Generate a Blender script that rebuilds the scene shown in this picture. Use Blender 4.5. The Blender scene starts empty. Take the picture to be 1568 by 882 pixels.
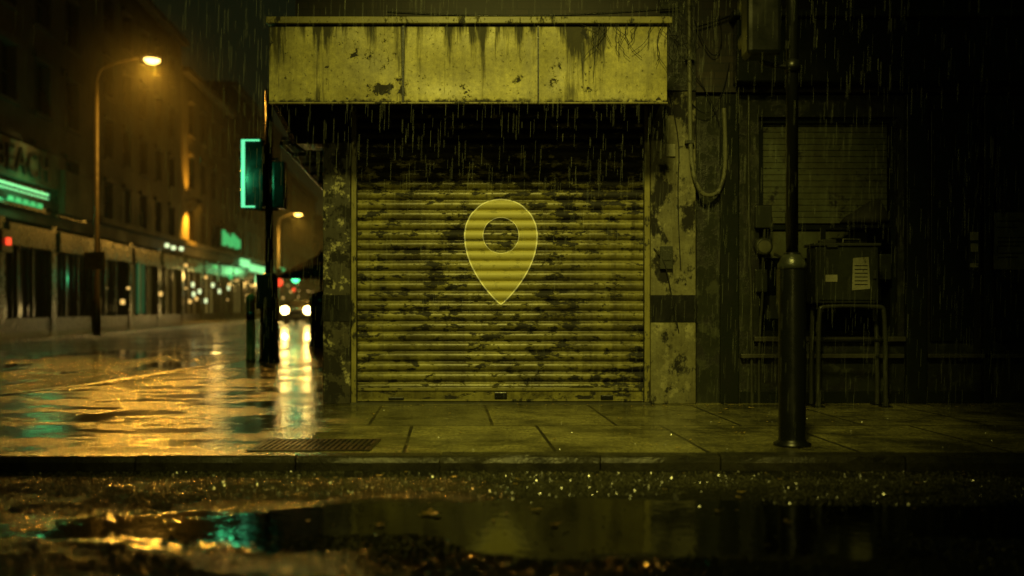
import bpy, bmesh, math, random
from mathutils import Vector, Matrix, noise as mnoise
random.seed(7)
S=bpy.context.scene
S.view_settings.view_transform='Standard'
S.view_settings.look='None'
S.view_settings.exposure=0

# ---------------------------------------------------------------- materials
class NT:
    def __init__(s,name):
        s.m=bpy.data.materials.new(name); s.m.use_nodes=True
        s.t=s.m.node_tree; s.n=s.t.nodes; s.b=s.n['Principled BSDF']; s.out=s.n['Material Output']
        s.tc=None
    def new(s,typ,**k):
        x=s.n.new(typ)
        for a,v in k.items(): setattr(x,a,v)
        return x
    def link(s,a,b): s.t.links.new(a,b)
    def co(s,scale=(1,1,1),loc=(0,0,0)):
        if s.tc is None: s.tc=s.new('ShaderNodeTexCoord')
        mp=s.new('ShaderNodeMapping'); mp.inputs['Scale'].default_value=scale; mp.inputs['Location'].default_value=loc
        s.link(s.tc.outputs['Object'],mp.inputs[0]); return mp.outputs[0]
    def noise(s,sc,scale=(1,1,1),detail=5,rough=.55,loc=(0,0,0),dist=0):
        x=s.new('ShaderNodeTexNoise'); x.inputs['Scale'].default_value=sc; x.inputs['Detail'].default_value=detail
        x.inputs['Roughness'].default_value=rough; x.inputs['Distortion'].default_value=dist
        s.link(s.co(scale,loc),x.inputs['Vector']); return x.outputs['Fac']
    def ramp(s,f,a,b,inv=False):
        x=s.new('ShaderNodeMapRange'); x.inputs[1].default_value=a; x.inputs[2].default_value=b
        x.inputs[3].default_value=1 if inv else 0; x.inputs[4].default_value=0 if inv else 1
        s.link(f,x.inputs[0]); return x.outputs[0]
    def math(s,op,a,b=0.0,c=None):
        x=s.new('ShaderNodeMath',operation=op)
        for i,v in enumerate((a,b,c)):
            if v is None: continue
            if isinstance(v,(int,float)): x.inputs[i].default_value=v
            else: s.link(v,x.inputs[i])
        return x.outputs[0]
    def mix(s,f,a,b):
        x=s.new('ShaderNodeMix',data_type='RGBA')
        if isinstance(f,(int,float)): x.inputs[0].default_value=f
        else: s.link(f,x.inputs[0])
        for i,v in ((6,a),(7,b)):
            if isinstance(v,tuple): x.inputs[i].default_value=(*v,1) if len(v)==3 else v
            else: s.link(v,x.inputs[i])
        return x.outputs[2]
    def lerp(s,f,a,b):
        x=s.new('ShaderNodeMapRange'); x.inputs[3].default_value=a; x.inputs[4].default_value=b
        s.link(f,x.inputs[0]); return x.outputs[0]
    def set(s,k,v):
        i=s.b.inputs[k]
        if isinstance(v,tuple): i.default_value=(*v,1)
        elif isinstance(v,(int,float)): i.default_value=v
        else: s.link(v,i)
    def bump(s,h,strength=.5,dist=.01,prev=None):
        x=s.new('ShaderNodeBump'); x.inputs['Strength'].default_value=strength if isinstance(strength,(int,float)) else 1
        if not isinstance(strength,(int,float)): s.link(strength,x.inputs['Strength'])
        x.inputs['Distance'].default_value=dist; s.link(h,x.inputs['Height'])
        if prev is not None: s.link(prev,x.inputs['Normal'])
        return x.outputs[0]
    def sep(s):
        x=s.new('ShaderNodeSeparateXYZ'); s.link(s.co(),x.inputs[0]); return x.outputs

def simple(name,col,rough=.5,metal=0,var=.5,sc=6,bumpd=.004):
    t=NT(name); n=t.noise(sc,detail=6,rough=.65)
    f=t.ramp(n,.35,.7)
    t.set('Base Color',t.mix(f,col,tuple(c*(1-var) for c in col)))
    t.set('Roughness',t.lerp(f,max(.05,rough-.12),min(1,rough+.15))); t.set('Metallic',metal)
    n2=t.noise(sc*8,detail=4)
    t.set('Normal',t.bump(n2,.4,bumpd)); return t.m
def emit(name,col,st):
    t=NT(name); t.set('Base Color',(0.05,.05,.05)); t.set('Emission Color',col); t.set('Emission Strength',st); return t.m

def paint_grime(name,col,dark=(.012,.011,.007),thr=(.56,.6),sc=7,stretch=(1,1,1),streak=0,top=None,rough=.5,pale=None,soft=0,zdark=None):
    t=NT(name)
    big=t.noise(1.3,detail=5,rough=.6)
    mid=t.noise(sc,scale=stretch,detail=11,rough=.72)
    fine=t.noise(sc*6,scale=stretch,detail=6,rough=.7,loc=(3,1,7))
    mv=t.math('ADD',t.math('MULTIPLY',mid,.72),t.math('MULTIPLY',big,.28))
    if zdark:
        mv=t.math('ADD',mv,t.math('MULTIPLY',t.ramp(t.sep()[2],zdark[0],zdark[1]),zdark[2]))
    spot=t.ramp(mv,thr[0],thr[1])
    speck=t.ramp(fine,.60,.66)
    c=t.mix(t.ramp(t.noise(3.1,detail=7,rough=.7,loc=(9,2,1)),.3,.7),col,tuple(x*.5 for x in col))
    if pale: c=t.mix(t.ramp(t.noise(5.5,detail=8,rough=.7,loc=(1,8,3)),.55,.6),c,pale)
    if soft:
        d=t.ramp(t.noise(2.2,scale=(1,1,1.5),detail=8,rough=.75,loc=(2,6,4)),.42,.66)
        c=t.mix(t.math('MULTIPLY',d,soft),c,(.04,.034,.014))
        v=t.ramp(t.noise(1.0,scale=(14,14,.7),detail=6,rough=.6,loc=(7,1,0)),.48,.7)
        c=t.mix(t.math('MULTIPLY',v,soft*.8),c,(.05,.042,.018))
        gz=t.ramp(t.noise(26,detail=8,rough=.8,loc=(2,2,2)),.35,.7)
        c=t.mix(t.math('MULTIPLY',gz,.6),c,(.09,.078,.026))
    m=t.math('MAXIMUM',spot,t.math('MULTIPLY',speck,.85))
    if streak:
        st=t.noise(1.0,scale=(9,9,.5),detail=9,rough=.7,loc=(4,4,0))
        blot=t.noise(1.7,scale=(1,1,.5),detail=4,rough=.6,loc=(1,0,5))
        z=t.sep()[2]
        g=t.ramp(z,top-streak,top)
        s1=t.ramp(t.math('ADD',t.math('ADD',st,t.math('MULTIPLY',blot,.55)),t.math('MULTIPLY',t.math('POWER',g,2.0),.16)),.85,.95)
        m=t.math('MAXIMUM',m,t.math('MULTIPLY',s1,.92))
        ed=t.ramp(t.math('ADD',z,t.math('MULTIPLY',t.noise(14,detail=8,rough=.7),.16)),2.815,2.84,inv=True)
        m=t.math('MAXIMUM',m,ed)
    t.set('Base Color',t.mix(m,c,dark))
    t.set('Roughness',t.lerp(m,rough-.1,min(.9,rough+.25)))
    h=t.math('SUBTRACT',t.math('MULTIPLY',fine,.35),m)
    t.set('Normal',t.bump(h,.6,.003)); return t.m

M={}
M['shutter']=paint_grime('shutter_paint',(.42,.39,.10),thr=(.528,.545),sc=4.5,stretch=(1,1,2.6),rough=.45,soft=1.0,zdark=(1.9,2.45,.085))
M['guide']=paint_grime('guide_paint',(.34,.31,.10),thr=(.54,.58),sc=8,stretch=(1,1,.5),rough=.45)
M['fascia']=paint_grime('fascia_paint',(.76,.70,.20),thr=(.572,.592),sc=5,streak=.6,top=3.42,rough=.5,soft=.45)
M['plaster']=paint_grime('plaster',(.34,.33,.17),thr=(.52,.56),sc=4,stretch=(1,1,.7),rough=.6,pale=(.46,.44,.24),soft=.6)
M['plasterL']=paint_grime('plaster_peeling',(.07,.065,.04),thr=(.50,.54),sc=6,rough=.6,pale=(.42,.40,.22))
M['black']=simple('black_paint',(.012,.013,.010),.35)
M['iron']=simple('wet_black_iron',(.008,.009,.007),.34,0,sc=5,bumpd=.001)
M['steel']=simple('galvanised_steel',(.10,.105,.075),.32,.4,sc=18)
M['darkwall']=paint_grime('dark_wet_wall',(.036,.040,.026),dark=(.009,.009,.007),thr=(.5,.56),sc=4,rough=.38,pale=(.06,.065,.042))
M['darkpanel']=simple('dark_panel',(.018,.022,.014),.28,0,.6,4)
M['glass']=simple('dark_glass',(.006,.008,.005),.08,0,.3,3,.0005)
M['blind']=paint_grime('blind_paint',(.17,.20,.12),thr=(.56,.62),sc=4,rough=.5,soft=.6)
M['paper']=paint_grime('paper',(.44,.43,.28),dark=(.06,.05,.03),thr=(.57,.6),sc=16,rough=.6)
M['conduit']=paint_grime('conduit_paint',(.26,.26,.16),dark=(.03,.03,.02),thr=(.52,.6),sc=9,rough=.4)
M['concrete']=simple('dark_concrete',(.09,.088,.058),.4,0,.6,4,.01)
M['kerb']=simple('kerb_granite',(.060,.057,.034),.22,0,.8,9,.014)
M['render_far']=simple('far_render',(.14,.12,.07),.75,0,.6,.6,.02)
M['stone_far']=simple('far_stone',(.045,.045,.034),.75,0,.6,.5,.02)
M['glass_far']=simple('far_glass',(.006,.007,.006),.12,0,.3,1,.001)
M['yellow']=simple('yellow_paint',(.36,.28,.06),.5,0,.6,8)
M['column']=simple('lamp_column_paint',(.09,.075,.04),.5,0,.5,8)
M['boxgrey']=simple('cabinet_paint',(.046,.052,.035),.35,.1,.6,10)
M['leaf']=simple('dead_leaf',(.42,.30,.07),.45,0,.4,30)
M['carpaint']=simple('car_paint',(.03,.03,.035),.2,.3)
M['rubber']=simple('rubber',(.015,.015,.015),.7)
M['canvas']=simple('canvas',(.03,.03,.02),.8)
M['e_orange']=emit('sodium_lamp',(1,.62,.15),6)
M['e_orange2']=emit('sodium_lamp_far',(1,.58,.10),8)
M['e_head']=emit('headlight',(1,.72,.24),24)
M['e_cyan']=emit('signal_green',(.14,.90,.38),1.3)
M['e_cyan_far']=emit('signal_green_far',(.08,1,.34),3)
M['e_green']=emit('neon_green',(.05,.60,.16),.9)
M['e_greenw']=emit('neon_pale_green',(.25,.9,.32),1.3)
M['e_greend']=emit('neon_dim_green',(.03,.5,.16),.12)
M['e_red']=emit('signal_red',(1,.06,.02),1.8)
M['e_win']=emit('shop_light',(.75,.56,.12),.16)
M['e_wind']=emit('shop_light_dim',(.60,.42,.08),.035)
M['e_white']=emit('shop_bulb',(.75,.9,.45),1.6)
M['e_warm']=emit('warm_bulb',(1,.60,.15),1.2)

def brick():
    t=NT('sooty_brick'); 
    mp=t.co(); sx=t.new('ShaderNodeSeparateXYZ'); t.link(mp,sx.inputs[0])
    cb=t.new('ShaderNodeCombineXYZ'); t.link(t.math('ADD',sx.outputs[0],sx.outputs[1]),cb.inputs[0]); t.link(sx.outputs[2],cb.inputs[1])
    b=t.new('ShaderNodeTexBrick'); t.link(cb.outputs[0],b.inputs['Vector'])
    b.inputs['Scale'].default_value=1; b.inputs['Brick Width'].default_value=.225; b.inputs['Row Height'].default_value=.075
    b.inputs['Mortar Size'].default_value=.008
    b.inputs['Color1'].default_value=(.050,.036,.022,1); b.inputs['Color2'].default_value=(.03,.024,.015,1); b.inputs['Mortar'].default_value=(.015,.015,.012,1)
    n=t.ramp(t.noise(2,detail=7,rough=.7),.4,.65)
    t.set('Base Color',t.mix(n,b.outputs[0],(.010,.010,.008))); t.set('Roughness',.5)
    t.set('Normal',t.bump(b.outputs['Fac'],-.6,.01)); return t.m
M['brick']=brick()

RZ=-.085   # road level
def road():
    t=NT('wet_asphalt')
    x,y,z=t.sep()
    dx=t.math('DIVIDE',t.math('SUBTRACT',x,1.1),3.3); dy=t.math('DIVIDE',t.math('SUBTRACT',y,-4.66),.58)
    r=t.math('ADD',t.math('MULTIPLY',dx,dx),t.math('MULTIPLY',dy,dy))
    wob=t.noise(1.9,scale=(1,2.0,1),detail=8,rough=.65)
    rr=t.math('ADD',r,t.math('MULTIPLY',t.math('SUBTRACT',wob,.5),2.2))
    p1=t.ramp(rr,.9,1.2,inv=True)
    p2=t.ramp(t.noise(.8,scale=(1,1.8,1),detail=8,rough=.65,loc=(3.3,1.2,0)),.60,.64)
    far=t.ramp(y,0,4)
    p3=t.math('MULTIPLY',far,t.ramp(t.noise(.35,scale=(1,.7,1),detail=8,rough=.68,loc=(7,3,0)),.47,.54))
    pud=t.math('MAXIMUM',t.math('MAXIMUM',p1,p2),p3)
    v=t.new('ShaderNodeTexVoronoi'); v.inputs['Scale'].default_value=48; t.link(t.co(),v.inputs['Vector'])
    fine=t.noise(110,detail=3,rough=.6); mid=t.noise(10,detail=5,rough=.6)
    h=t.math('ADD',t.math('MULTIPLY',t.math('SUBTRACT',1,v.outputs['Distance']),1.2),t.math('MULTIPLY',fine,.4))
    h=t.math('ADD',h,t.math('MULTIPLY',mid,1.3))
    dry=t.math('SUBTRACT',1,pud)
    c=t.mix(t.ramp(t.noise(60,detail=3),.42,.62),(.006,.007,.005),(.045,.045,.028))
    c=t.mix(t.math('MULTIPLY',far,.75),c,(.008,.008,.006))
    t.set('Base Color',t.mix(pud,c,(.004,.005,.0035)))
    t.set('Roughness',t.lerp(dry,.045,.13))
    t.set('IOR',1.35)
    # small rain ripples on standing water
    v2=t.new('ShaderNodeTexVoronoi'); v2.inputs['Scale'].default_value=7; t.link(t.co(),v2.inputs['Vector'])
    ring=t.math('MULTIPLY',t.math('SINE',t.math('MULTIPLY',v2.outputs['Distance'],60)),t.ramp(v2.outputs['Distance'],0,.4,inv=True))
    b0=t.bump(t.math('ADD',t.noise(14,detail=4),t.math('MULTIPLY',ring,.10)),.22,.006)
    t.set('Normal',t.bump(h,t.math('MULTIPLY',dry,1.0),.012,b0))
    return t.m
M['road']=road()
def pave():
    t=NT('wet_paving')
    x,y,z=t.sep()
    cb=t.new('ShaderNodeCombineXYZ')
    t.link(t.math('ADD',t.math('ADD',x,t.math('MULTIPLY',y,.07)),.93-.02),cb.inputs[0]); t.link(t.math('ADD',y,1.72+6),cb.inputs[1])
    b=t.new('ShaderNodeTexBrick'); t.link(cb.outputs[0],b.inputs['Vector'])
    b.offset=.35; b.inputs['Scale'].default_value=1; b.inputs['Brick Width'].default_value=.98; b.inputs['Row Height'].default_value=1.5
    b.inputs['Mortar Size'].default_value=.013; b.inputs['Mortar Smooth'].default_value=.3
    b.inputs['Color1'].default_value=(.50,.46,.17,1); b.inputs['Color2'].default_value=(.30,.28,.115,1); b.inputs['Mortar'].default_value=(.008,.008,.006,1)
    st=t.ramp(t.noise(1.3,detail=9,rough=.75),.42,.60)
    c=t.mix(t.math('MULTIPLY',st,.88),b.outputs[0],(.030,.029,.015))
    gr=t.ramp(t.noise(38,detail=7,rough=.8),.42,.62)
    c=t.mix(t.math('MULTIPLY',gr,.8),c,(.02,.02,.010))
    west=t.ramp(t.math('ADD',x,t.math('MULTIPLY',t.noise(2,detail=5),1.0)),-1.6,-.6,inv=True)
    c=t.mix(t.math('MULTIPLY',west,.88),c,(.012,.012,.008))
    t.set('Base Color',t.mix(b.outputs['Fac'],c,(.008,.008,.006)))
    wet=t.ramp(t.noise(.9,scale=(1,2.4,1),detail=9,rough=.70,loc=(5,2,0)),.455,.535)
    t.set('Roughness',t.lerp(wet,.20,.08)); t.set('IOR',1.38)
    h=t.math('ADD',t.math('MULTIPLY',t.noise(34,detail=4,rough=.65),1.2),t.math('MULTIPLY',t.noise(8,scale=(1,2,1),detail=4),1.6))
    h=t.math('SUBTRACT',h,t.math('MULTIPLY',b.outputs['Fac'],2.0))
    t.set('Normal',t.bump(h,t.lerp(wet,.85,.15),.011))
    return t.m
M['pave']=pave()

# ---------------------------------------------------------------- geometry helpers
def link(o,parent=None):
    S.collection.objects.link(o)
    if parent is not None: o.parent=parent
    return o
def empty(name,loc=(0,0,0),rz=0):
    e=bpy.data.objects.new(name,None); e.location=loc; e.rotation_euler=(0,0,rz); e.empty_display_size=.3
    return link(e)
def fromdata(name,vs,fs,mat,parent=None,smooth=False):
    me=bpy.data.meshes.new(name); me.from_pydata(vs,[],fs); me.update()
    me.materials.append(mat)
    if smooth:
        for p in me.polygons: p.use_smooth=True
    return link(bpy.data.objects.new(name,me),parent)
def boxes(name,lst,mat,parent=None,bevel=0):
    vs=[];fs=[]
    for (x0,x1,y0,y1,z0,z1) in lst:
        k=len(vs)
        vs+=[(x0,y0,z0),(x1,y0,z0),(x1,y1,z0),(x0,y1,z0),(x0,y0,z1),(x1,y0,z1),(x1,y1,z1),(x0,y1,z1)]
        fs+=[tuple(k+i for i in f) for f in ((0,3,2,1),(4,5,6,7),(0,1,5,4),(1,2,6,5),(2,3,7,6),(3,0,4,7))]
    o=fromdata(name,vs,fs,mat,parent)
    if bevel:
        m=o.modifiers.new('bevel','BEVEL'); m.width=bevel; m.segments=2
    return o
def box(name,x0,x1,y0,y1,z0,z1,mat,parent=None,bevel=0): return boxes(name,[(x0,x1,y0,y1,z0,z1)],mat,parent,bevel)
def prism(name,poly,z0,z1,mat,parent=None):
    n=len(poly); vs=[(x,y,z0) for x,y in poly]+[(x,y,z1) for x,y in poly]
    fs=[tuple(range(n))[::-1],tuple(range(n,2*n))]+[(i,(i+1)%n,n+(i+1)%n,n+i) for i in range(n)]
    return fromdata(name,vs,fs,mat,parent)
def lathe(name,prof,c,mat,parent=None,seg=24,axis='Z'):
    vs=[];fs=[]
    for (r,h) in prof:
        for i in range(seg):
            a=2*math.pi*i/seg; u,v=r*math.cos(a),r*math.sin(a)
            p={'Z':(u,v,h),'Y':(u,h,v),'X':(h,u,v)}[axis]
            vs.append((p[0]+c[0],p[1]+c[1],p[2]+c[2]))
    m=len(prof)
    for j in range(m-1):
        for i in range(seg):
            fs.append((j*seg+i,j*seg+(i+1)%seg,(j+1)*seg+(i+1)%seg,(j+1)*seg+i))
    fs.append(tuple(range(seg))[::-1]); fs.append(tuple((m-1)*seg+i for i in range(seg)))
    o=fromdata(name,vs,fs,mat,parent)
    for p in o.data.polygons:
        if len(p.vertices)==4: p.use_smooth=True
    return o
def tube(name,paths,r,mat,parent=None,smoothc=True):
    cu=bpy.data.curves.new(name,'CURVE'); cu.dimensions='3D'; cu.bevel_depth=r; cu.bevel_resolution=3; cu.resolution_u=8
    for pts in paths:
        s=cu.splines.new('NURBS' if smoothc else 'POLY'); s.points.add(len(pts)-1)
        for i,p in enumerate(pts): s.points[i].co=(*p,1)
        if smoothc: s.order_u=3; s.use_endpoint_u=True
    cu.materials.append(mat)
    return link(bpy.data.objects.new(name,cu),parent)
def lamp(name,typ,loc,col,en,rad=.1,parent=None,target=None,spot=None,blend=1):
    l=bpy.data.lights.new(name,typ); l.color=col; l.energy=en; l.shadow_soft_size=rad
    o=bpy.data.objects.new(name,l); o.location=loc
    if typ=='SPOT': l.spot_size=math.radians(spot); l.spot_blend=blend
    if target is not None:
        o.rotation_euler=(Vector(target)-Vector(loc)).to_track_quat('-Z','Y').to_euler()
    return link(o,parent)

# ---------------------------------------------------------------- ground
fromdata('road',[(-400,-400,RZ),(400,-400,RZ),(400,400,RZ),(-400,400,RZ)],[(0,1,2,3)],M['road'])
pv=empty('pavement')
edge=[(40,-3.25),(-7.6,-3.25),(-8.4,-2.9),(-8.8,-2.2),(-8.6,-1.3),(-7.6,-.3),(-6.3,.3),(-5.5,.9),(-5.15,2.2),(-5.0,4.2),(-4.9,6.5),(-5.1,11),(-6.0,21),(-9.5,61),(-13.4,105)]
K=.15
inner=[(-7.5,-3.1),(-8.25,-2.75),(-8.63,-2.2),(-8.43,-1.38),(-7.5,-.45),(-6.22,.16),(-5.4,.8),(-5.0,2.2),(-4.85,4.2),(-4.75,6.5),(-4.95,11),(-5.85,21),(-9.35,61),(-13.25,105)]
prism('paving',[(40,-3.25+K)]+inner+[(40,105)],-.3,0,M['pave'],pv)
kv=[];kf=[]
x=-7.55
while x<16:
    L=random.choice([.9,1.0,.75,.92,1.15]); a,b=x+.005,x+L-.005; y0=-3.25+random.uniform(-.012,.008); zt=.004+random.uniform(-.004,.007)
    n=12; k=len(kv)
    sec=[(y0,-.3),(y0,-.035),(y0+.012,zt-.010),(y0+.032,zt),(-3.25+K-.003,zt)]
    for i in range(n+1):
        X=a+(b-a)*i/n
        for q,(yy,zz) in enumerate(sec):
            wv=mnoise.noise(Vector((X*5,q*.7,zz*3)))
            kv.append((X,yy+(.008*wv if q<4 else 0),zz-(.006*max(0,wv) if q in (2,3) else 0)))
    for i in range(n):
        for q in range(4): kf.append((k+i*5+q,k+(i+1)*5+q,k+(i+1)*5+q+1,k+i*5+q+1))
    kf.append(tuple(k+q for q in range(5))); kf.append(tuple(k+n*5+q for q in range(5))[::-1])
    x+=L
fromdata('kerb_stones',kv,kf,M['kerb'],pv)
ks_v=[];ks_f=[]
outer=edge[1:]
for (a,b) in zip(inner,outer):
    ks_v+=[(a[0],a[1],-.002),(a[0],a[1],.006),(b[0],b[1],.006),(b[0],b[1],-.3)]
for i in range(len(inner)-1):
    for j in range(3): ks_f.append((i*4+j,i*4+j+1,i*4+4+j+1,i*4+4+j))
fromdata('kerb_return',ks_v,ks_f,M['kerb'],pv)

# loose wet grit on the road
vs=[];fs=[]
def grit(x,y,z,r):
    k=len(vs); a=random.uniform(0,1.57); c,s=math.cos(a)*r,math.sin(a)*r
    h=r*random.uniform(.45,1.35)
    vs.extend([(x+c,y+s,z),(x-s,y+c,z),(x-c,y-s,z),(x+s,y-c,z),(x+random.uniform(-.3,.3)*r,y+random.uniform(-.3,.3)*r,z+h)])
    fs.extend([(k,k+1,k+4),(k+1,k+2,k+4),(k+2,k+3,k+4),(k+3,k,k+4)])
cnt=0
while cnt<38000:
    y=-3.28-random.random()**.85*2.6; d=y+9; x=random.uniform(-.66,.66)*d
    r=((x-1.1)/3.3)**2+((y+4.66)/.58)**2+2.2*mnoise.noise(Vector((x*1.2,y*2.3,0)))*.8
    if r<1.15 and random.random()<.985: continue
    if mnoise.noise(Vector((x*2.1,y*4,9)))<-.12 and random.random()<.8: continue
    grit(x,y,RZ-.001,random.uniform(.0035,.010)); cnt+=1
gm=simple('wet_grit',(.12,.115,.065),.14,0,.7,40,.0)
o=fromdata('road_grit',vs,fs,gm)
vs=[];fs=[]
for _ in range(6000):
    grit(random.uniform(-4.5,5.5),random.uniform(-3.08,-.15),-.001,random.uniform(.002,.006))
fromdata('pavement_grit',vs,fs,gm)

g=empty('drain_grate')
gx0,gx1,gy0,gy1=-1.72,-.92,-3.02,-2.5
boxes('frame',[(gx0,gx1,gy0,gy0+.03,0,.008),(gx0,gx1,gy1-.03,gy1,0,.008),(gx0,gx0+.03,gy0+.03,gy1-.03,0,.008),(gx1-.03,gx1,gy0+.03,gy1-.03,0,.008)],M['iron'],g)
box('pit',gx0+.03,gx1-.03,gy0+.03,gy1-.03,-.01,.002,M['rubber'],g)
boxes('bars',[(gx0+.04+i*.038,gx0+.06+i*.038,gy0+.03,gy1-.03,.002,.009) for i in range(19)]+[(gx0+.03,gx1-.03,gy0+.24,gy0+.27,.002,.0075)],M['iron'],g)

# leaves
vs=[];fs=[]
spots=[(-.40,-4.47,.06),(.12,-4.38,.03),(1.25,-3.95,.03),(.2,-4.7,.03),(-.62,-4.7,.03),(1.3,-4.65,.03),(-.35,-3.5,.03),(-.8,-3.45,.03),(1.7,-2.2,.03),(1.95,-.6,.03),(2.2,-.5,.03),(2.05,-2.0,.03),(-1.2,-1.0,.02),(.3,-2.5,.02),(.9,-1.3,.02),(1.1,-2.9,.02)]
for _ in range(110):
    spots.append((random.uniform(-4,4),random.uniform(-5.4,-3.3),random.uniform(.006,.018)))
for _ in range(120):
    spots.append((random.uniform(-1.8,4.5),random.uniform(-3.1,-.14) if random.random()<.5 else random.uniform(-.4,-.14),random.uniform(.005,.016)))
for (lx,ly,r) in spots:
    z=(.006 if ly>-3.1 else RZ+.006); a=random.uniform(0,6.28); k=len(vs)
    for i in range(10):
        t=i/10*2*math.pi; rr=r*(1 if i%2 else .62)*random.uniform(.8,1.15)
        u,v=rr*math.cos(t)*1.2,rr*math.sin(t)*.8
        vs.append((lx+u*math.cos(a)-v*math.sin(a),ly+u*math.sin(a)+v*math.cos(a),z+random.uniform(.1,.5)*r*(1 if i%3==0 else .3)))
    vs.append((lx,ly,z+.001)); c=len(vs)-1
    for i in range(10): fs.append((k+i,k+(i+1)%10,c))
fromdata('fallen_leaves',vs,fs,M['leaf'])

# ---------------------------------------------------------------- corner building
B=empty('corner_shop_building')
sk=-.088
prism('core',[(-1.81,.35),(-1.81+sk*14,14.35),(14,14.35),(14,.35)],0,11.9,M['brick'],B)
prism('upper_wall',[(-2.1,-.05),(-2.1+sk*14,14.3),(-1.9+sk*14,14.3),(-1.6,.34),(14,.34),(14,-.05)],3.02,12,M['brick'],B)
box('side_beam',-2.1,-1.55,-.05,.34,2.52,3.0,M['darkwall'],B,.01)
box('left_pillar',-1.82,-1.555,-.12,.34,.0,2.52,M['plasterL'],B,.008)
box('left_pillar_band',-1.825,-1.551,-.126,.2,.80,1.05,M['black'],B)
box('lintel_recess',-1.55,1.33,.1,.34,2.86,3.02,M['darkwall'],B)
box('right_pillar',1.335,1.77,-.12,.34,.0,3.01,M['plaster'],B,.01)
box('right_pillar_band',1.33,1.776,-.126,.2,.79,1.05,M['black'],B)
box('right_pier_upper',1.42,1.77,-.12,-.052,3.02,6,M['darkwall'],B)
box('shutter_sill',-1.555,1.335,-.12,.34,-.02,.012,M['concrete'],B)
boxes('switch_box',[(1.42,1.54,-.165,-.122,1.30,1.52),(1.44,1.52,-.172,-.166,1.38,1.48)],M['steel'],B,.006)
boxes('pillar_plate',[(1.48,1.57,-.14,-.122,2.38,2.50)],M['paper'],B,.004)
wx0,wx1,wz0,wz1=2.41,3.76,.65,2.79
boxes('shopfront_wall',[(1.77,wx0,0,.34,0,3.0),(wx0,wx1,0,.34,0,wz0),(wx0,wx1,0,.34,wz1,3.0),(wx1,4.0,0,.34,0,3.0),(4.0,14,.02,.34,0,3.0)],M['darkwall'],B)
box('shopfront_fascia',2.14,14,-.22,-.052,3.08,3.68,M['darkpanel'],B,.015)
box('fascia_cornice',2.10,14,-.27,-.052,3.69,3.76,M['darkwall'],B,.01)
boxes('shopfront_pilasters',[(2.02,2.2,-.06,-.002,.0,3.0),(3.82,4.02,-.07,-.002,0,3.0),(4.58,4.66,-.05,.018,0,3.0),(5.6,5.8,-.07,.018,0,3.0),(7.5,7.7,-.07,.018,0,3.0)],M['darkpanel'],B,.01)
boxes('stallriser_ledge',[(2.22,3.8,-.07,-.002,.44,.48),(4.04,14,-.05,.018,.44,.48)],M['concrete'],B,.006)
boxes('plinth',[(2.22,3.8,-.035,-.002,.0,.12),(4.04,4.56,-.03,.018,.0,.12)],M['darkpanel'],B,.006)
box('window_glass',wx0+.05,wx1-.05,.16,.17,wz0+.05,wz1-.05,M['glass'],B)
boxes('window_frame',[(wx0,wx0+.05,.05,.2,wz0,wz1),(wx1-.05,wx1,.05,.2,wz0,wz1),(wx0+.05,wx1-.05,.05,.2,wz0,wz0+.05),(wx0+.05,wx1-.05,.05,.2,wz1-.05,wz1),(wx0+.05,wx1-.05,.12,.19,1.70,1.75),(3.05,3.10,.12,.19,wz0+.05,1.70)],M['darkpanel'],B)
bl=[]
z=1.76
while z<2.73:
    bl.append((wx0+.06,wx1-.06,.10,.118,z,z+.057)); z+=.06
boxes('roller_blind',bl,M['blind'],B,.004)
box('window_lower_sign',wx0+.06,wx1-.25,.13,.15,1.42,1.68,M['blind'],B)
boxes('window_stickers',[(2.5,2.7,.155,.158,.82,1.05),(2.8,2.92,.155,.158,1.1,1.3),(3.5,3.66,.155,.158,1.0,1.35)],M['boxgrey'],B)
box('window_sill',wx0-.06,wx1+.06,-.06,.05,.60,.648,M['concrete'],B,.008)
boxes('side_panels',[(4.72,5.5,-.012,.018,.6,2.7),(4.08,4.5,-.012,.018,.6,2.85)],M['darkpanel'],B,.01)
W=empty('wall_poster')
box('poster',4.67,5.02,-.07,-.056,1.30,1.85,M['conduit'],W)
for i,(a,b,h) in enumerate([(4.69,4.95,1.76),(4.69,4.9,1.70),(4.7,4.98,1.60),(4.7,4.98,1.56),(4.7,4.92,1.52),(4.7,4.98,1.45),(4.7,4.9,1.41)]):
    box('print_line',a,b,-.073,-.0705,h,h+.012,M['black'],W)
W=empty('wall_notice')
box('plate',4.42,4.52,-.075,-.013,1.30,1.68,M['boxgrey'],W,.004)
boxes('labels',[(4.43,4.51,-.079,-.0755,1.58,1.66),(4.435,4.505,-.079,-.0755,1.47,1.55),(4.43,4.51,-.079,-.0755,1.32,1.36)],M['paper'],W)
for i in range(5):
    a=-1.2+i*2.8
    box('upper_window_glass',a,a+1.1,-.06,-.052,4.9,6.7,M['glass_far'],B)
    boxes('upper_window_surround',[(a-.12,a,-.12,-.052,4.8,6.8),(a+1.1,a+1.22,-.12,-.052,4.8,6.8),(a-.12,a+1.22,-.16,-.052,6.8,6.95),(a-.12,a+1.22,-.16,-.052,4.68,4.8)],M['concrete'],B)
tube('wall_cables',[[(-1.9,-.08,3.62),(-.6,-.1,3.52),(.4,-.1,3.60),(1.5,-.1,3.50),(2.2,-.1,3.78)],[(-1.2,-.1,3.78),(.2,-.1,3.69),(1.6,-.16,3.8)]],.009,M['black'],B)
box('wall_box',-2.18,-2.1,-.04,.3,3.15,3.5,M['concrete'],B,.01)

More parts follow.
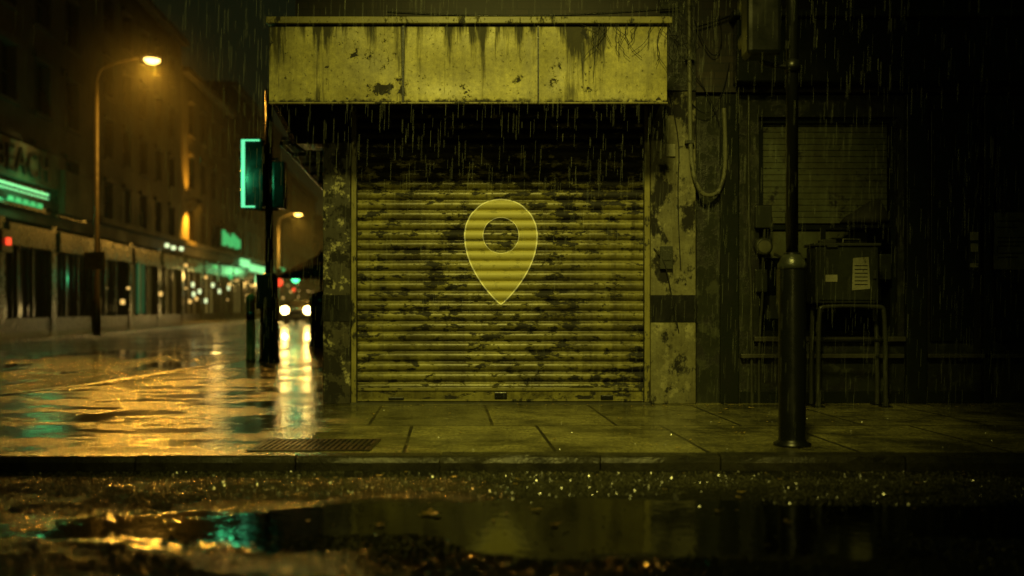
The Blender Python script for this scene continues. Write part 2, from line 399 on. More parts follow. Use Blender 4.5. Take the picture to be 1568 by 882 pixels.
# ------- canopy
C=empty('shop_canopy')
fy0=-.9
px=[-2.132,-.955,.23,1.364]
for i in range(3):
    a,b=px[i]+(.004 if i else 0),px[i+1]-(.004)
    NX,NZ=30,16; vs=[];fs=[]
    for j in range(NZ+1):
        for k in range(NX+1):
            X=a+(b-a)*k/NX; Z=2.735+(3.40-2.735)*j/NZ
            e=min(1,min(k,NX-k,j,NZ-j)/3.0)
            Y=fy0-.024*e*mnoise.noise(Vector((X*1.6,0,Z*2.2)))
            if j==0: Z+= -.012*max(0,mnoise.noise(Vector((X*7,3,0))))
            vs.append((X,Y,Z))
    for j in range(NZ):
        for k in range(NX):
            q=j*(NX+1)+k; fs.append((q,q+1,q+NX+2,q+NX+1))
    fromdata('fascia_panel',vs,fs,M['fascia'],C,True)
box('fascia_backing',-2.13,1.362,-.87,-.84,2.745,3.40,M['black'],C)
boxes('edge_angles',[(-2.135,1.367,-.905,-.86,2.722,2.733)],M['guide'],C)
boxes('seam_strips',[(px[1]-.010,px[1]+.010,-.913,-.90,2.735,3.40),(px[2]-.007,px[2]+.007,-.912,-.90,2.735,3.40)],M['black'],C)
box('drip_lip',-2.15,1.40,-.94,-.80,3.415,3.475,M['guide'],C,.006)
box('roof_slab',-2.12,1.36,-.86,-.052,3.36,3.412,M['darkwall'],C)
def cheek(nm,xa,xb):
    pts=[(-.862,2.735),(-.052,2.52 if xa<0 else 2.56),(-.052,3.355),(-.862,3.355)]
    vs=[(xa,y,z) for y,z in pts]+[(xb,y,z) for y,z in pts]
    fromdata(nm,vs,[(0,1,2,3),(7,6,5,4),(0,4,5,1),(1,5,6,2),(2,6,7,3),(3,7,4,0)],M['darkpanel'],C)
cheek('cheek_left',-2.128,-2.08); cheek('cheek_right',1.31,1.36)
boxes('joists',[(x,x+.04,-.84,-.052,3.24,3.355) for x in (-1.6,-.9,-.2,.5,1.1)],M['darkpanel'],C)
boxes('soffit_box',[(-1.22,-1.14,-.3,-.2,2.68,2.75)],M['boxgrey'],C,.01)
tw=[]
for i in range(20):
    x=random.uniform(.55,1.38); z=3.42; y=-.925
    pts=[(x,y,z)]
    dx=random.uniform(-.12,.10)
    for k in range(random.randint(3,7)):
        x+=dx*.5+random.uniform(-.06,.06); z-=random.uniform(.02,.09); pts.append((x,y-random.uniform(0,.02),z))
    tw.append(pts)
for i in range(10):
    x=random.uniform(1.3,1.6); z=random.uniform(3.2,3.7); pts=[(x,-.6,z)]
    for k in range(5): x+=random.uniform(-.08,.14); z-=random.uniform(-.05,.14); pts.append((x,-.5+k*.05,z))
    tw.append(pts)
tube('dead_vine',tw,.0022,M['rubber'])

# ------- roller shutter
R=empty('roller_shutter')
PITCH=.0985
def prof(z):
    t=(z/PITCH)%1.0
    if t<.20: return .016*math.cos(t/.20*math.pi/2)+.004
    u=(t-.20)/.80
    return .004-.024*math.sin(math.pi*min(1,u))**.6
z0,z1=.16,2.90
zs=[];z=z0
while z<z1: zs.append(z); z+=PITCH/14
xs=[-1.515+i*(1.285+1.515)/28 for i in range(29)]
vs=[];fs=[]
def warp(xx,zz):
    row=int(zz/PITCH)
    return .006*mnoise.noise(Vector((xx*1.5,row*.7,zz)))+.003*mnoise.noise(Vector((xx*.4,row*3.1,0))),.005*mnoise.noise(Vector((xx*.8,row*.35,5)))
for zz in zs:
    for xx in xs:
        wy,wz=warp(xx,zz); vs.append((xx,prof(zz)+wy,zz+wz))
n=len(xs)
for j in range(len(zs)-1):
    for i in range(n-1): fs.append((j*n+i,j*n+i+1,(j+1)*n+i+1,(j+1)*n+i))
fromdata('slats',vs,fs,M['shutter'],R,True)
box('bottom_rail',-1.515,1.285,-.03,.03,.02,.155,M['shutter'],R,.008)
boxes('bottom_rail_lip',[(-1.515,1.285,-.045,-.031,.125,.15),(-1.515,1.285,-.042,-.031,.022,.04)],M['guide'],R)
boxes('handles',[(-.17,-.05,-.06,-.0315,.05,.11),(.86,.98,-.06,-.0315,.04,.08),(-1.2,-1.05,-.05,-.0315,.03,.06)],M['black'],R,.006)
boxes('guide_rails',[(-1.552,-1.505,-.09,.06,.012,2.88),(1.28,1.332,-.09,.06,.012,2.88)],M['guide'],R,.004)
boxes('guide_lips',[(-1.5045,-1.498,-.075,-.05,.012,2.88),(1.272,1.2795,-.075,-.05,.012,2.88)],M['black'],R)
box('barrel_cover',-1.55,1.33,.05,.09,.0,2.95,M['black'],R)

# ------- map pin marking
def mk_pinmat():
    t=NT('pin_paint'); nb=t.ramp(t.noise(9,scale=(1,1,2),detail=8,rough=.7),.56,.64)
    t.set('Base Color',(.68,.63,.20)); t.set('Roughness',.5)
    tr=t.new('ShaderNodeBsdfTransparent'); mx=t.new('ShaderNodeMixShader')
    t.link(t.math('ADD',.14,t.math('MULTIPLY',nb,.35)),mx.inputs[0]); t.link(t.b.outputs[0],mx.inputs[1]); t.link(tr.outputs[0],mx.inputs[2])
    t.link(mx.outputs[0],t.out.inputs[0]); return t.m
def mk_pinline():
    t=NT('pin_outline'); t.set('Base Color',(.9,.86,.35)); t.set('Roughness',.45); t.set('Emission Color',(.9,.85,.25)); t.set('Emission Strength',.14); return t.m  # painted line with a weak glow added so it reads brighter
PN=empty('map_pin_sign')
cx,cz,RR,rr,tip=-.108,1.632,.352,.175,.962
def half(z):
    if z>cz: 
        v=RR*RR-(z-cz)**2; return math.sqrt(v) if v>0 else 0
    t=(z-tip)/(cz-tip)
    if t<=0: return 0
    return RR*(math.sin(t**.92*math.pi/2))**.93
def hole(z):
    v=rr*rr-(z-cz)**2; return math.sqrt(v) if v>0 else 0
vs=[];fs=[]
st=PITCH/14
def quadrow(a0,a1,b0,b1,za,zb):
    m=6;k=len(vs)
    for i in range(m+1): X=cx+a0+(a1-a0)*i/m; vs.append((X,prof(za)+warp(X,za)[0]-.006,za))
    for i in range(m+1): X=cx+b0+(b1-b0)*i/m; vs.append((X,prof(zb)+warp(X,zb)[0]-.006,zb))
    for i in range(m): fs.append((k+i,k+i+1,k+m+2+i,k+m+1+i))
z=tip
while z<cz+RR-1e-4:
    zb=min(z+st,cz+RR)
    for s in (-1,1):
        quadrow(s*hole(z),s*half(z),s*hole(zb),s*half(zb),z,zb)
    z=zb
fromdata('pin_fill',vs,fs,mk_pinmat(),PN)
def strip(pts,w,nm):
    vs=[];fs=[];n=len(pts)
    for i,(x,z) in enumerate(pts):
        a=pts[(i-1)%n];b=pts[(i+1)%n]; dx,dz=b[0]-a[0],b[1]-a[1]; l=math.hypot(dx,dz) or 1
        nx,nz=-dz/l*w/2,dx/l*w/2
        for s in (-1,1):
            zz=z+s*nz; vs.append((x+s*nx,prof(zz)+warp(x,zz)[0]-.009,zz))
    for i in range(n): j=(i+1)%n; fs.append((2*i,2*i+1,2*j+1,2*j))
    fromdata(nm,vs,fs,MPL,PN)
MPL=mk_pinline()
pts=[(cx+RR*math.cos(t),cz+RR*math.sin(t)) for t in [i/180*math.pi for i in range(0,181)]]
L=[(cx-half(tip+(cz-tip)*(1-i/200)),tip+(cz-tip)*(1-i/200)) for i in range(1,201)]
Rr=[(cx+half(tip+(cz-tip)*(i/200)),tip+(cz-tip)*(i/200)) for i in range(1,200)]
strip(pts+L+Rr,.012,'pin_outline')
strip([(cx+rr*math.cos(i/120*2*math.pi),cz+rr*math.sin(i/120*2*math.pi)) for i in range(120)],.006,'pin_ring')

# ------- conduit
tube('wall_conduit',[[(1.695,-.16,6),(1.695,-.16,3.9),(1.70,-.16,3.2),(1.707,-.16,2.64),(1.72,-.16,2.25),(1.80,-.16,2.03),(1.896,-.12,2.00),(2.0,-.08,2.04),(2.062,-.06,2.2),(2.07,-.06,2.5),(2.054,-.06,2.86)]],.021,M['conduit'])
boxes('brackets',[(1.66,1.74,-.185,-.12,z,z+.03) for z in (2.5,3.3)],M['steel'],bpy.data.objects['wall_conduit'])
tube('hanging_cables',[[(1.75,-.14,3.7),(1.9,-.1,3.3),(2.05,-.1,3.45),(2.0,-.1,3.75)],[(1.72,-.14,2.9),(1.85,-.08,2.75),(2.04,-.08,2.95),(2.1,-.08,3.3)],[(1.5,-.14,3.0),(1.62,-.14,2.6),(1.58,-.14,2.0),(1.62,-.14,1.3)],[(1.36,-.135,1.5),(1.45,-.17,1.42),(1.52,-.17,1.1),(1.6,-.14,.7)],[(1.73,-.1,3.2),(1.95,-.06,3.0),(2.04,-.06,2.6)]],.005,M['rubber'])

# ------- meters and small boxes by window
U=empty('utility_meter')
lathe('dial_body',[(.085,.0),(.085,-.07),(.07,-.085)],(2.44,-.0,1.52),M['steel'],U,28,'Y')
lathe('dial_face',[(.06,-.086),(.06,-.089)],(2.44,0,1.52),M['conduit'],U,28,'Y')
boxes('junctions',[(2.36,2.52,-.06,-.002,1.70,1.92),(2.66,2.76,-.05,-.002,1.66,1.86),(2.36,2.48,-.05,-.002,1.08,1.30),(2.68,2.76,-.05,-.002,1.15,1.33),(3.56,3.68,-.06,-.002,1.2,1.45)],M['boxgrey'],U,.01)
tube('pipes',[[(2.44,-.03,1.42),(2.44,-.03,1.0),(2.40,-.03,.7),(2.40,-.03,0)],[(2.55,-.03,1.45),(2.78,-.03,1.35),(2.76,-.03,.9),(2.72,-.03,.66)],[(2.45,-.03,1.6),(2.46,-.03,1.75)],[(2.70,-.03,1.66),(2.72,-.03,1.3)],[(2.30,-.03,3.0),(2.30,-.03,1.4),(2.33,-.03,1.2),(2.33,-.03,0)]],.014,M['steel'],U)

# ------- utility cabinet on tube stand
U=empty('utility_cabinet')
box('cabinet',2.82,3.41,-.42,-.15,.97,1.50,M['boxgrey'],U,.015)
box('cabinet_lid',2.80,3.43,-.44,-.13,1.502,1.53,M['steel'],U,.008)
box('cabinet_door',2.85,3.38,-.432,-.421,1.0,1.47,M['boxgrey'],U,.004)
tube('handle',[[(3.12,-.3,1.53),(3.12,-.3,1.575),(3.28,-.3,1.575),(3.28,-.3,1.53)]],.009,M['steel'],U,False)
boxes('latches',[(2.92,3.02,-.445,-.433,1.49,1.51),(3.35,3.375,-.45,-.433,1.2,1.28)],M['steel'],U)
box('top_box',2.9,3.04,-.36,-.24,1.531,1.57,M['steel'],U,.008)
v=[(3.155,-.436,1.09),(3.325,-.436,1.105),(3.31,-.436,1.40),(3.165,-.436,1.39)]
fromdata('paper_notice',v,[(0,1,2,3)],M['paper'],U)
boxes('sticker',[(2.91,3.02,-.436,-.4325,1.17,1.235)],M['paper'],U)
boxes('print',[(3.18,3.30,-.4375,-.4365,1.14+i*.035,1.148+i*.035) for i in range(6)],M['black'],U)
tube('stand',[[(2.86,-.38,0),(2.86,-.38,.9),(2.90,-.38,.95),(3.44,-.38,.95),(3.49,-.38,.9),(3.49,-.38,0)],[(2.86,-.18,0),(2.86,-.18,.9),(2.90,-.18,.95),(3.44,-.18,.95),(3.49,-.18,.9),(3.49,-.18,0)]],.022,M['steel'],U)
tube('stand_rails',[[(2.86,-.38,.62),(3.49,-.38,.62)],[(2.86,-.38,.93),(2.86,-.18,.93)],[(3.49,-.38,.93),(3.49,-.18,.93)]],.013,M['iron'],U,False)
boxes('feet',[(x-.05,x+.05,y-.05,y+.05,0,.012) for x in (2.86,3.49) for y in (-.38,-.18)],M['iron'],U)
lathe('tarp_bundle',[(.02,0),(.16,.02),(.15,.08),(.09,.16),(.03,.24)],(3.38,-.12,1.72),M['canvas'],None,9)
o=bpy.data.objects['tarp_bundle']
for v in o.data.vertices:
    v.co.x=3.38+(v.co.x-3.38)*1.5+ (v.co.z-1.72)*.5; v.co+=Vector((1,0,1))*.03*mnoise.noise(v.co*9)
box('wall_bracket_shelf',3.1,3.62,-.24,-.002,1.69,1.718,M['iron'],o)

# ------- right traffic light post
T=empty('traffic_light')
tx,ty=1.894,-2.76
lathe('post',[(.04,1.2),(.04,3.95),(.03,3.97)],(tx,ty,0),M['iron'],T)
lathe('sheath',[(.125,0),(.125,.015),(.095,.03),(.09,.05),(.09,1.22),(.088,1.235),(.06,1.27),(.055,1.30),(.046,1.305)],(tx,ty,0),M['iron'],T,32)
lathe('collar',[(.092,1.19),(.096,1.20),(.096,1.225),(.062,1.285),(.042,1.30)],(tx,ty,0),M['boxgrey'],T,32)
lathe('clamp',[(.05,2.52),(.05,2.60)],(tx,ty,0),M['iron'],T)
tube('bracket',[[(tx,ty,2.56),(1.72,ty,2.56),(1.68,ty,2.60)],[(tx,ty,3.55),(1.69,ty,3.55)]],.016,M['iron'],T)
box('signal_head',1.57,1.80,-2.86,-2.66,2.62,3.52,M['iron'],T,.03)
for i in range(3): 
    lathe('visor',[(.09,-2.66),(.095,-2.50),(.09,-2.50),(.085,-2.66)],(1.685,0,2.79+i*.28),M['iron'],T,24,'Y')
box('push_button_box',tx-.06,tx+.06,ty+.09,ty+.17,.95,1.2,M['iron'],T,.01)

# ------- left traffic light
T=empty('traffic_light')
tx,ty=-4.21,7.0
lathe('post',[(.07,1.4),(.065,4.7),(.04,4.72)],(tx,ty,0),M['iron'],T)
lathe('sheath',[(.19,0),(.19,.03),(.16,.06),(.15,1.45),(.12,1.5),(.07,1.53)],(tx,ty,0),M['iron'],T,28)
box('control_box',tx-.18,tx+.10,ty-.18,ty-.12,.9,1.5,M['boxgrey'],T,.02)
box('signal_head',-4.56,-4.28,6.86,7.14,2.68,3.77,M['iron'],T,.02)
boxes('backboard',[(-4.61,-4.57,6.80,6.83,2.64,3.81),(-4.57,-4.28,6.81,6.84,2.60,3.83)],M['iron'],T)
boxes('lit_border',[(-4.63,-4.572,6.775,6.795,2.64,3.80),(-4.569,-4.40,6.775,6.795,2.64,2.665),(-4.569,-4.32,6.775,6.795,3.775,3.80)],M['e_cyan'],T)
for i in range(3): lathe('visor',[(.09,-4.60),(.095,-4.70),(.09,-4.70),(.085,-4.60)],(0,7.0,2.88+i*.33),M['iron'],T,20,'X')
box('second_head',-4.13,-3.92,6.9,7.12,2.64,3.45,M['iron'],T,.02)
tube('bracket',[[(-4.4,7,2.62),(-4.05,7,2.62)],[(-4.4,7,3.8),(-4.21,7,3.8)],[(-4.21,7,3.5),(-4.05,7,3.5)]],.02,M['iron'],T,False)
lamp('signal_glow','POINT',(-4.8,6.4,3.2),(.08,1,.36),22,.15,T)
Bo=empty('bollard')
lathe('body',[(.085,0),(.085,.05),(.075,.06),(.075,1.0),(.08,1.02),(.08,1.1),(.05,1.15),(.01,1.17)],(-4.5,6.9,0),M['yellow'],Bo,20)
lathe('bands',[(.079,.72),(.079,.85)],(-4.5,6.9,0),M['black'],Bo,20)

# ------- side street awning on our building
A=empty('side_awning')
vs=[(-3.25,4,3.28),(-2.2,4,3.36),(-2.65,9.2,3.36),(-3.7,9.2,3.28)]
fromdata('sheet',vs+[(a,b,c+.05) for a,b,c in vs],[(3,2,1,0),(4,5,6,7),(0,1,5,4),(1,2,6,5),(2,3,7,6),(3,0,4,7)],M['concrete'],A)
tube('rafters',[[(-3.25-.088*i,4+i,3.24),(-2.2-.088*i,4+i,3.32)] for i in range(6)]+[[(-3.1-.088*i,4+i,3.24),(-2.1-.088*i,4+i,2.75)] for i in (0,3,5)]+[[(-3.25,4,3.24),(-3.7,9.2,3.24)]],.03,M['iron'],A,False)

U=empty('market_umbrella')
lathe('canopy',[(1.0,1.62),(1.0,1.72),(.55,1.95),(.08,2.18),(.03,2.28)],(-4.55,13,0),M['canvas'],U,8)
lathe('pole',[(.03,0),(.03,2.2)],(-4.55,13,0),M['iron'],U,10)
lathe('base',[(.3,0),(.3,.08),(.05,.12)],(-4.55,13,0),M['iron'],U,20)
U=empty('litter_bin')
lathe('bin',[(.22,0),(.25,.05),(.27,1.0),(.29,1.02),(.29,1.1),(.2,1.25),(.08,1.3)],(-4.40,12.3,0),M['iron'],U,20)
box('opening',-4.54,-4.26,12.0,12.05,.85,.98,M['rubber'],U)

# ---------------------------------------------------------------- left street buildings
ang=math.atan(.088)
def building(name,s0,s1,h,mat,floors,winw,gap,shopmat,lit=()):
    e=empty(name,(-18.3,24,0),ang)
    box('core',-9,-.35,s0,s1,0,h-.5,M['glass_far'],e)
    L=[]; g0=4.2
    fh=(h-g0-1.0)/floors
    nW=max(1,int((s1-s0-gap)/(winw+gap))); gp=((s1-s0)-nW*winw)/(nW+1)
    L.append((-.35,0,s0,s1,g0,g0+.9))
    for f in range(floors):
        zb=g0+.9+f*fh
        zt=zb+fh*.6
        L.append((-.35,0,s0,s1,zt,zb+fh))
        for k in range(nW+1):
            a=s0+k*(winw+gp); L.append((-.35,0,a,a+gp,zb,zt))
    L.append((-9,.0,s0,s1,h-.5,h+.3))
    boxes('walls',L,mat,e)
    sl=[]
    for f in range(floors):
        zb=g0+.9+f*fh
        for k in range(nW):
            a=s0+gp+k*(winw+gp)
            sl.append((.0,.12,a-.1,a+winw+.1,zb-.15,zb-.003)); sl.append((.003,.14,a-.15,a+winw+.15,zb+fh*.6+.003,zb+fh*.6+.22))
            sl.append((-.30,-.22,a+winw/2-.04,a+winw/2+.04,zb,zb+fh*.6)); sl.append((-.29,-.23,a,a+winw,zb+fh*.3-.03,zb+fh*.3+.03))
            if (f,k) in lit: box('lit_window',-.345,-.31,a+.02,a+winw-.02,zb+.02,zb+fh*.6-.02,M['e_wind'],e)
    boxes('sills_and_lintels',sl,mat,e)
    boxes('cornices',[(.003,.35,s0,s1,g0+.62,g0+.88),(.003,.5,s0,s1,h,h+.28)],mat,e)
    sw=4.6;n=max(1,int((s1-s0)/sw)); sw=(s1-s0)/n
    P=[];F=[];G=[];SB=[]
    for k in range(n):
        a=s0+k*sw
        P.append((-.35,.06,a,a+.45,0,g0-.003)); SB.append((-.2,.2,a+.5,a+sw-.05,3.2,4.0)); 
        F.append((-.3,0,a+.45,a+sw,0,.5))
        for q in range(4): F.append((-.28,-.1,a+.5+q*(sw-.6)/3,a+.58+q*(sw-.6)/3,.5,3.2))
        G.append((-.345,-.30,a+.5,a+sw,.5,3.15))
    boxes('shop_piers',P,M['darkpanel'],e); boxes('shop_frames',F,M['iron'],e); boxes('shop_signs',SB,M['darkpanel'],e)
    for i,gq in enumerate(G):
        mt=shopmat[i%len(shopmat)]
        boxes('shop_window',[gq],M[mt],e)
    return e
b1=building('corner_department_building',-14,9,19,M['stone_far'],4,1.5,1.4,['glass_far'])
b2=building('terrace_building',9.05,24,17,M['stone_far'],4,1.2,1.3,['glass_far','e_wind','e_wind'],lit=((1,3),(0,1)))
b3=building('rendered_building',24.05,38,15.5,M['render_far'],3,1.3,1.4,['e_wind','e_win','e_wind'],lit=((1,1),(0,3)))
b4=building('shop_terrace_building',38.05,62,18,M['stone_far'],4,1.3,1.5,['e_win','e_wind','e_win'],lit=((0,2),(1,5),(2,3)))
b5=building('far_terrace_building',62.05,90,15,M['render_far'],3,1.3,1.5,['glass_far','e_win'],lit=((0,4),(1,2)))
fp=empty('far_pavement',(-18.3,24,0),ang)
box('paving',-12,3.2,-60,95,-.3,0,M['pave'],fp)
box('kerb',3.2,3.35,-60,95,-.3,.005,M['kerb'],fp,.02)

E=empty('street_end_building')
box('body',-40,12,112,120,0,13,M['render_far'],E)
boxes('windows',[(-38+i*3,-36.6+i*3,111.9,111.99,z,z+1.9) for i in range(16) for z in (4,7.5,10.3)],M['glass_far'],E)
N=empty('side_street_building')
prism('body',[(-3.2,14.4),(-9.3,84),(10,84),(10,14.4)],0,14,M['stone_far'],N)
boxes('parapet',[(-3.3,10,14.38,14.7,14,14.6)],M['stone_far'],N)

def sg(name): return empty(name,(-18.3,24,0),ang)
def aimed(a,frm,to): a.rotation_euler=(Vector(to)-Vector(frm)).to_track_quat('-Z','Y').to_euler()
e=sg('shop_name_sign')
box('board',.25,.45,-3.2,4.1,5.6,6.95,M['render_far'],e)
tc=bpy.data.curves.new('letters','FONT'); tc.body='BEACH'; tc.size=1.35; tc.extrude=.05; tc.space_character=1.1
to=bpy.data.objects.new('letters',tc); link(to,e); to.rotation_euler=(math.radians(90),0,math.radians(90)); to.location=(.52,-1.6,5.8); tc.materials.append(M['black'])
aimed(lamp('board_light','SPOT',(2.2,1,8.2),(1,.75,.2),120,.2,e,None,70,1),(2.2,1,8.2),(.4,1,6))
e=sg('neon_strip_sign')
boxes('tubes',[(.3,.36,-2,3.3,5.30,5.38),(.3,.36,-2,3.3,5.16,5.19)],M['e_greenw'],e)
boxes('tubes_lower',[(.3,.36,-.2+i*.62,.25+i*.62,4.74,4.92) for i in range(5)],M['e_green'],e)
box('backboard',.2,.28,-2.2,3.6,4.6,5.5,M['darkpanel'],e)
lamp('neon_glow','POINT',(1.2,.8,5.1),(.1,1,.3),50,.3,e)
e=sg('hanging_board_sign')
box('board',.3,.6,4.3,7.4,4.7,6.5,M['render_far'],e,.05)
box('edging',.25,.29,4.2,7.5,4.6,6.6,M['darkpanel'],e)
e=sg('green_neon_sign')
box('board',.2,.5,32.5,39.5,5.2,6.7,M['darkpanel'],e)
boxes('letters',[(.52,.58,33+i*1.05,33.7+i*1.05,5.35+.12*(i%2),6.45-.15*(i%3)) for i in range(6)],M['e_green'],e)
e=sg('lit_shop_fascia')
boxes('light_box',[(.3,.5,40,43.2,4.15,4.75),(.3,.5,43.8,48,3.95,4.5),(.3,.5,48.5,53,3.9,4.5)],M['e_greenw'],e)
lamp('fascia_glow','POINT',(2,46,4),(.25,1,.32),130,.4,e)
e=sg('pharmacy_cross_sign')
boxes('cross',[(1.0,1.2,42.6,43.6,2.95,3.35),(1.0,1.2,42.9,43.3,2.7,3.6)],M['e_greenw'],e)
box('arm',0,1.0,43.05,43.15,3.1,3.2,M['iron'],e)
e=sg('shopfront_lights')
bm=[]
for (s,z) in [(19,4.3),(20.3,4.25),(22,4.3)]: bm.append((.4,.6,s,s+.3,z,z+.22))
for (s,z) in [(25.6,2.2),(25.8,1.6),(27.3,1.8),(31,2.3),(33,1.9),(36,2.2),(29,1.2)]: bm.append((.2,.35,s,s+.22,z,z+.3))
boxes('bulbs',bm,M['e_white'],e,.05)
wb=[]
for _ in range(34):
    s=random.uniform(12,88); z=random.uniform(1.0,3.6); r=random.uniform(.05,.16); wb.append((.15,.3,s,s+r*1.6,z,z+r*1.6))
boxes('warm_bulbs',wb,M['e_warm'],e,.03)
boxes('red_lights',[(.6,.8,56,56.5,3.0,3.4),(.6,.8,66,66.5,2.6,3.0),(.5,.7,47.5,47.8,2.2,2.5)],M['e_red'],e,.05)
boxes('green_lights',[(.5,.7,30,30.6,3.6,3.8),(.5,.7,35,35.5,3.0,3.3),(.5,.7,58,60,4.4,4.8)],M['e_green'],e,.02)
boxes('green_strip',[(.1,.2,15,15.3,.6,3.4),(.1,.2,15.9,16.0,.6,3.2)],M['e_greend'],e)
lamp('shop_spill','POINT',(1.2,28,3.0),(1,.62,.15),130,.3,e)
lamp('shop_spill_far','POINT',(1.2,52,3.0),(1,.62,.15),260,.3,e)
e=sg('red_sign'); boxes('lit_panel',[(.3,.4,-.25,-.05,3.15,3.4)],M['e_red'],e); box('housing',.15,.29,-.5,.3,2.9,3.7,M['iron'],e)
e=sg('wall_lamp')
tube('arm',[[(0,25.2,7.6),(.5,25.2,7.9),(.8,25.2,7.6)]],.04,M['iron'],e)
lathe('shade',[(.22,7.50),(.18,7.6),(.05,7.7)],(.8,25.2,0),M['iron'],e,16)
aimed(lamp('bulb','SPOT',(.9,25.2,7.35),(1,.42,.03),5200,.12,e,None,80,1),(.9,25.2,7.35),(-.2,25.2,4.8))
aimed(lamp('bulb_up','SPOT',(.9,25.2,7.8),(1,.42,.03),1100,.12,e,None,70,1),(.9,25.2,7.8),(-.3,25.2,10))

# ---------------------------------------------------------------- street lamps
def street_lamp(base,h,headdx,em,en,col,name='added_fill_lamp',sc=1.0,aim=None,aen=0,halo=0):
    x,y=base; e=empty(name)
    lathe('column',[(.13,0),(.13,1.2),(.08,1.3),(.055,h-.4)],(x,y,0),M['column'],e,16)
    tube('arm',[[(x,y,h-.45),(x,y,h-.05),(x+headdx*.25,y,h+.25),(x+headdx*.75,y,h+.42)]],.035,M['column'],e)
    hx=x+headdx
    lathe('housing',[(.05,.16),(.2*sc,.12),(.28*sc,.04),(.29*sc,0)],(hx,y,h+.38),M['iron'],e,20)
    lathe('lens',[(.26*sc,0),(.22*sc,-.07),(.14*sc,-.12),(.03,-.14)],(hx,y,h+.375),em,e,20)
    lamp('bulb','SPOT',(hx,y,h+.1),col,en,.2,e,(hx+.01,y,0),146,.6)
    if halo: lamp('bulb_spill','POINT',(hx,y-.2,h+.1),col,halo,.3,e)
    if aim: lamp('bulb_beam','SPOT',(hx,y-.1,h+.12),col,aen,.25,e,aim,44,1)
    return e
street_lamp((-13.5,21),8.6,1.8,M['e_orange'],900,(1,.46,.045),aim=(-3.9,-1.2,0),aen=6500,halo=130)
box('parking_sign',-13.85,-13.17,20.85,20.87,2.15,2.72,M['yellow'],bpy.data.objects['added_fill_lamp'])
street_lamp((-15.2,51),6.6,1.3,M['e_orange2'],1800,(1,.5,.06),sc=1.0,halo=500)
street_lamp((-9.6,76),6.6,-1.3,M['e_orange2'],1500,(1,.5,.06),halo=500)
# lamp across the road, behind the viewpoint: lights the shopfront
e=empty('added_fill_lamp')
lathe('column',[(.13,-.1),(.13,1.2),(.09,1.3),(.06,7.4)],(-.9,-10.6,0),M['iron'],e,16)
tube('arm',[[(-.9,-10.6,7.35),(-.9,-10.5,7.8),(-.6,-9.4,8.1),(-.5,-8.6,8.1)]],.045,M['iron'],e)
lathe('housing',[(.05,8.2),(.2,8.16),(.34,8.08),(.34,8.04)],(-.4,-8.4,0),M['iron'],e,20)
lamp('bulb','SPOT',(-.4,-8.3,7.85),(1,.89,.155),2550,.6,e,(.12,-.9,.75),46,1)
e=empty('added_fill_lamp')  # unseen lamp, added to lift the shade under the canopy
lathe('column',[(.13,-.1),(.13,1.2),(.09,1.3),(.06,7.4)],(-2.5,-24.6,0),M['iron'],e,16)
tube('arm',[[(-2.5,-24.6,7.35),(-2.5,-24.5,7.8),(-2.2,-23.4,8.1),(-2.1,-22.6,8.1)]],.045,M['iron'],e)
lathe('housing',[(.05,8.2),(.2,8.16),(.34,8.08),(.34,8.04)],(-2,-22.4,0),M['iron'],e,20)
lamp('bulb','SPOT',(-2,-22.3,7.85),(1,.89,.18),700,.3,e,(0,-.5,1.7),24,1)

def far_signal(x,y,z,mat):
    e=empty('traffic_light')
    lathe('post',[(.06,0),(.06,z+.9)],(x,y,0),M['iron'],e,10)
    box('signal_head',x-.2,x+.2,y-.3,y-.07,z-.3,z+.9,M['iron'],e,.03)
    lathe('lens',[(.26,-.31),(.22,-.36)],(x,y,z),mat,e,18,'Y')
far_signal(-14.0,51,2.75,M['e_cyan_far'])
far_signal(-14.95,50.5,2.5,M['e_red'])
lamp('green_glow','POINT',(-14.0,50.2,2.75),(.1,1,.36),60,.25,bpy.data.objects['traffic_light.002'])

def car(x,y,en):
    e=empty('car')
    prf=[(-2.1,.35),(-2.1,.8),(-1.9,.92),(-.9,1.0),(-.2,1.42),(1.2,1.45),(2.0,1.0),(2.1,.9),(2.1,.35)]
    vs=[];n=len(prf)
    for s in (-1,1):
        for (a,b) in prf:
            w=.88 if b<1.05 else .68
            vs.append((x+s*w,y+a,b-.1))
    fs=[tuple(range(n)),tuple(range(2*n-1,n-1,-1))]+[(i,(i+1)%n,n+(i+1)%n,n+i) for i in range(n)]
    o=fromdata('body',vs,fs,M['carpaint'],e); m=o.modifiers.new('b','BEVEL'); m.width=.06; m.segments=3
    fromdata('windscreen',[(x-.75,y-.88,.93),(x+.75,y-.88,.93),(x+.6,y-.25,1.31),(x-.6,y-.25,1.31)],[(0,1,2,3)],M['glass'],e)
    for sx in (-.8,.8):
        for sy in (-1.35,1.35): lathe('wheel',[(.33,-.1),(.34,0),(.33,.1)],(x+sx,y+sy,.23),M['rubber'],e,20,'X')
    for sx in (-.66,.66):
        lathe('headlight',[(.23,-2.12),(.21,-2.17),(.05,-2.19)],(x+sx,y,.74),M['e_head'],e,16,'Y')
        lamp('beam','SPOT',(x+sx,y-2.3,.74),(1,.60,.12),en,.14,e,(x*.35,-9,.4),60,1)
    box('grille',x-.4,x+.4,y-2.13,y-2.1,.4,.62,M['iron'],e)
    box('plate',x-.25,x+.25,y-2.15,y-2.135,.35,.45,M['paper'],e)
car(-12.6,47,60)
car(-16.2,60,60)

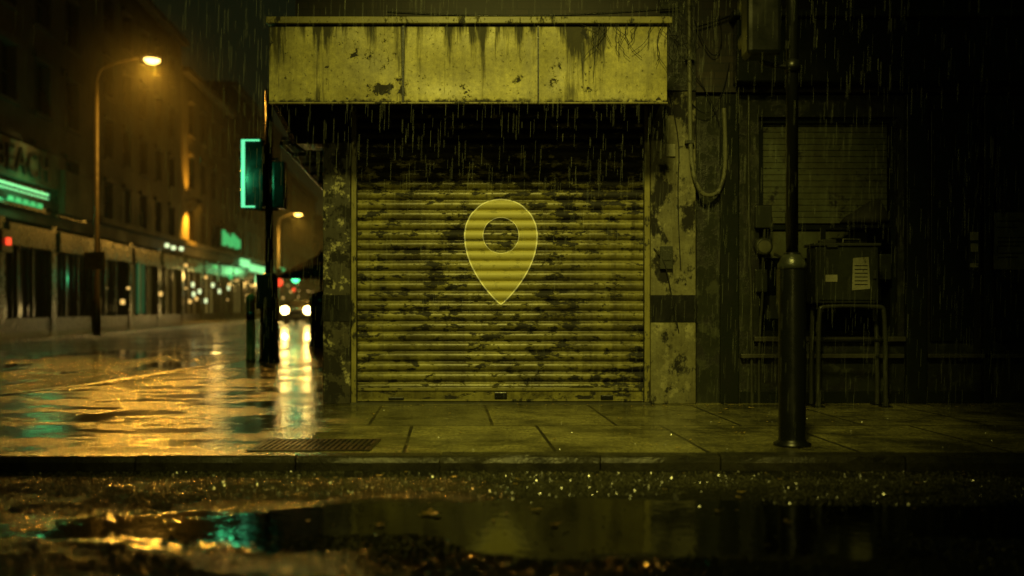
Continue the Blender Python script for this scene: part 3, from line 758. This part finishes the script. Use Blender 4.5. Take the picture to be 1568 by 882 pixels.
# ---------------------------------------------------------------- rain
vs=[];fs=[]
for i in range(6500):
    d=random.uniform(5.2,9.0) if random.random()<.8 else random.uniform(9,20)
    y=d-9; x=random.uniform(-.62,.62)*d
    if y>-.95 and x>-2.3: y=random.uniform(-3.8,-1.0)
    z=random.uniform(0,4.2 if d<9 else 7); L=random.uniform(.04,.18); w=random.uniform(.0004,.0009)*(1 if d<9 else 1.6); sl=L*.03
    k=len(vs)
    for (zz,xo) in ((z,0),(z+L,sl)):
        for a in (0,2.094,4.188): vs.append((x+xo+w*math.cos(a),y+w*math.sin(a),zz))
    for a in range(3): fs.append((k+a,k+(a+1)%3,k+3+(a+1)%3,k+3+a))
t=NT('rain_water'); t.set('Base Color',(.75,.8,.6)); t.set('Roughness',.2)
tr=t.new('ShaderNodeBsdfTransparent'); mx=t.new('ShaderNodeMixShader'); mx.inputs[0].default_value=.87
t.link(t.b.outputs[0],mx.inputs[1]); t.link(tr.outputs[0],mx.inputs[2]); t.link(mx.outputs[0],t.out.inputs[0])
fromdata('rain',vs,fs,t.m)

# ---------------------------------------------------------------- street mist
t=NT('mist'); t.n.remove(t.b)
v=t.new('ShaderNodeVolumePrincipled'); v.inputs['Density'].default_value=.0022; v.inputs['Color'].default_value=(.9,.9,.60,1); v.inputs['Anisotropy'].default_value=.5
t.link(v.outputs[0],t.out.inputs['Volume'])
mo=box('mist',-45,-1,14,111,-.05,16,t.m)

# ---------------------------------------------------------------- world
w=bpy.data.worlds.new('World'); S.world=w; w.use_nodes=True
nt=w.node_tree; bg=nt.nodes['Background']
bg.inputs['Color'].default_value=(.60,.85,.30,1); bg.inputs['Strength'].default_value=.0075

# ---------------------------------------------------------------- camera
cd=bpy.data.cameras.new('camera'); cam=bpy.data.objects.new('camera',cd); link(cam); S.camera=cam
cam.location=(0,-9,.936); cam.rotation_euler=(math.radians(90),0,0)
cd.sensor_width=36; cd.lens=1413/1568*36; cd.shift_y=29/1568; cd.clip_end=1000; cd.clip_start=.05
cd.dof.use_dof=True; cd.dof.focus_distance=7.9; cd.dof.aperture_fstop=.8
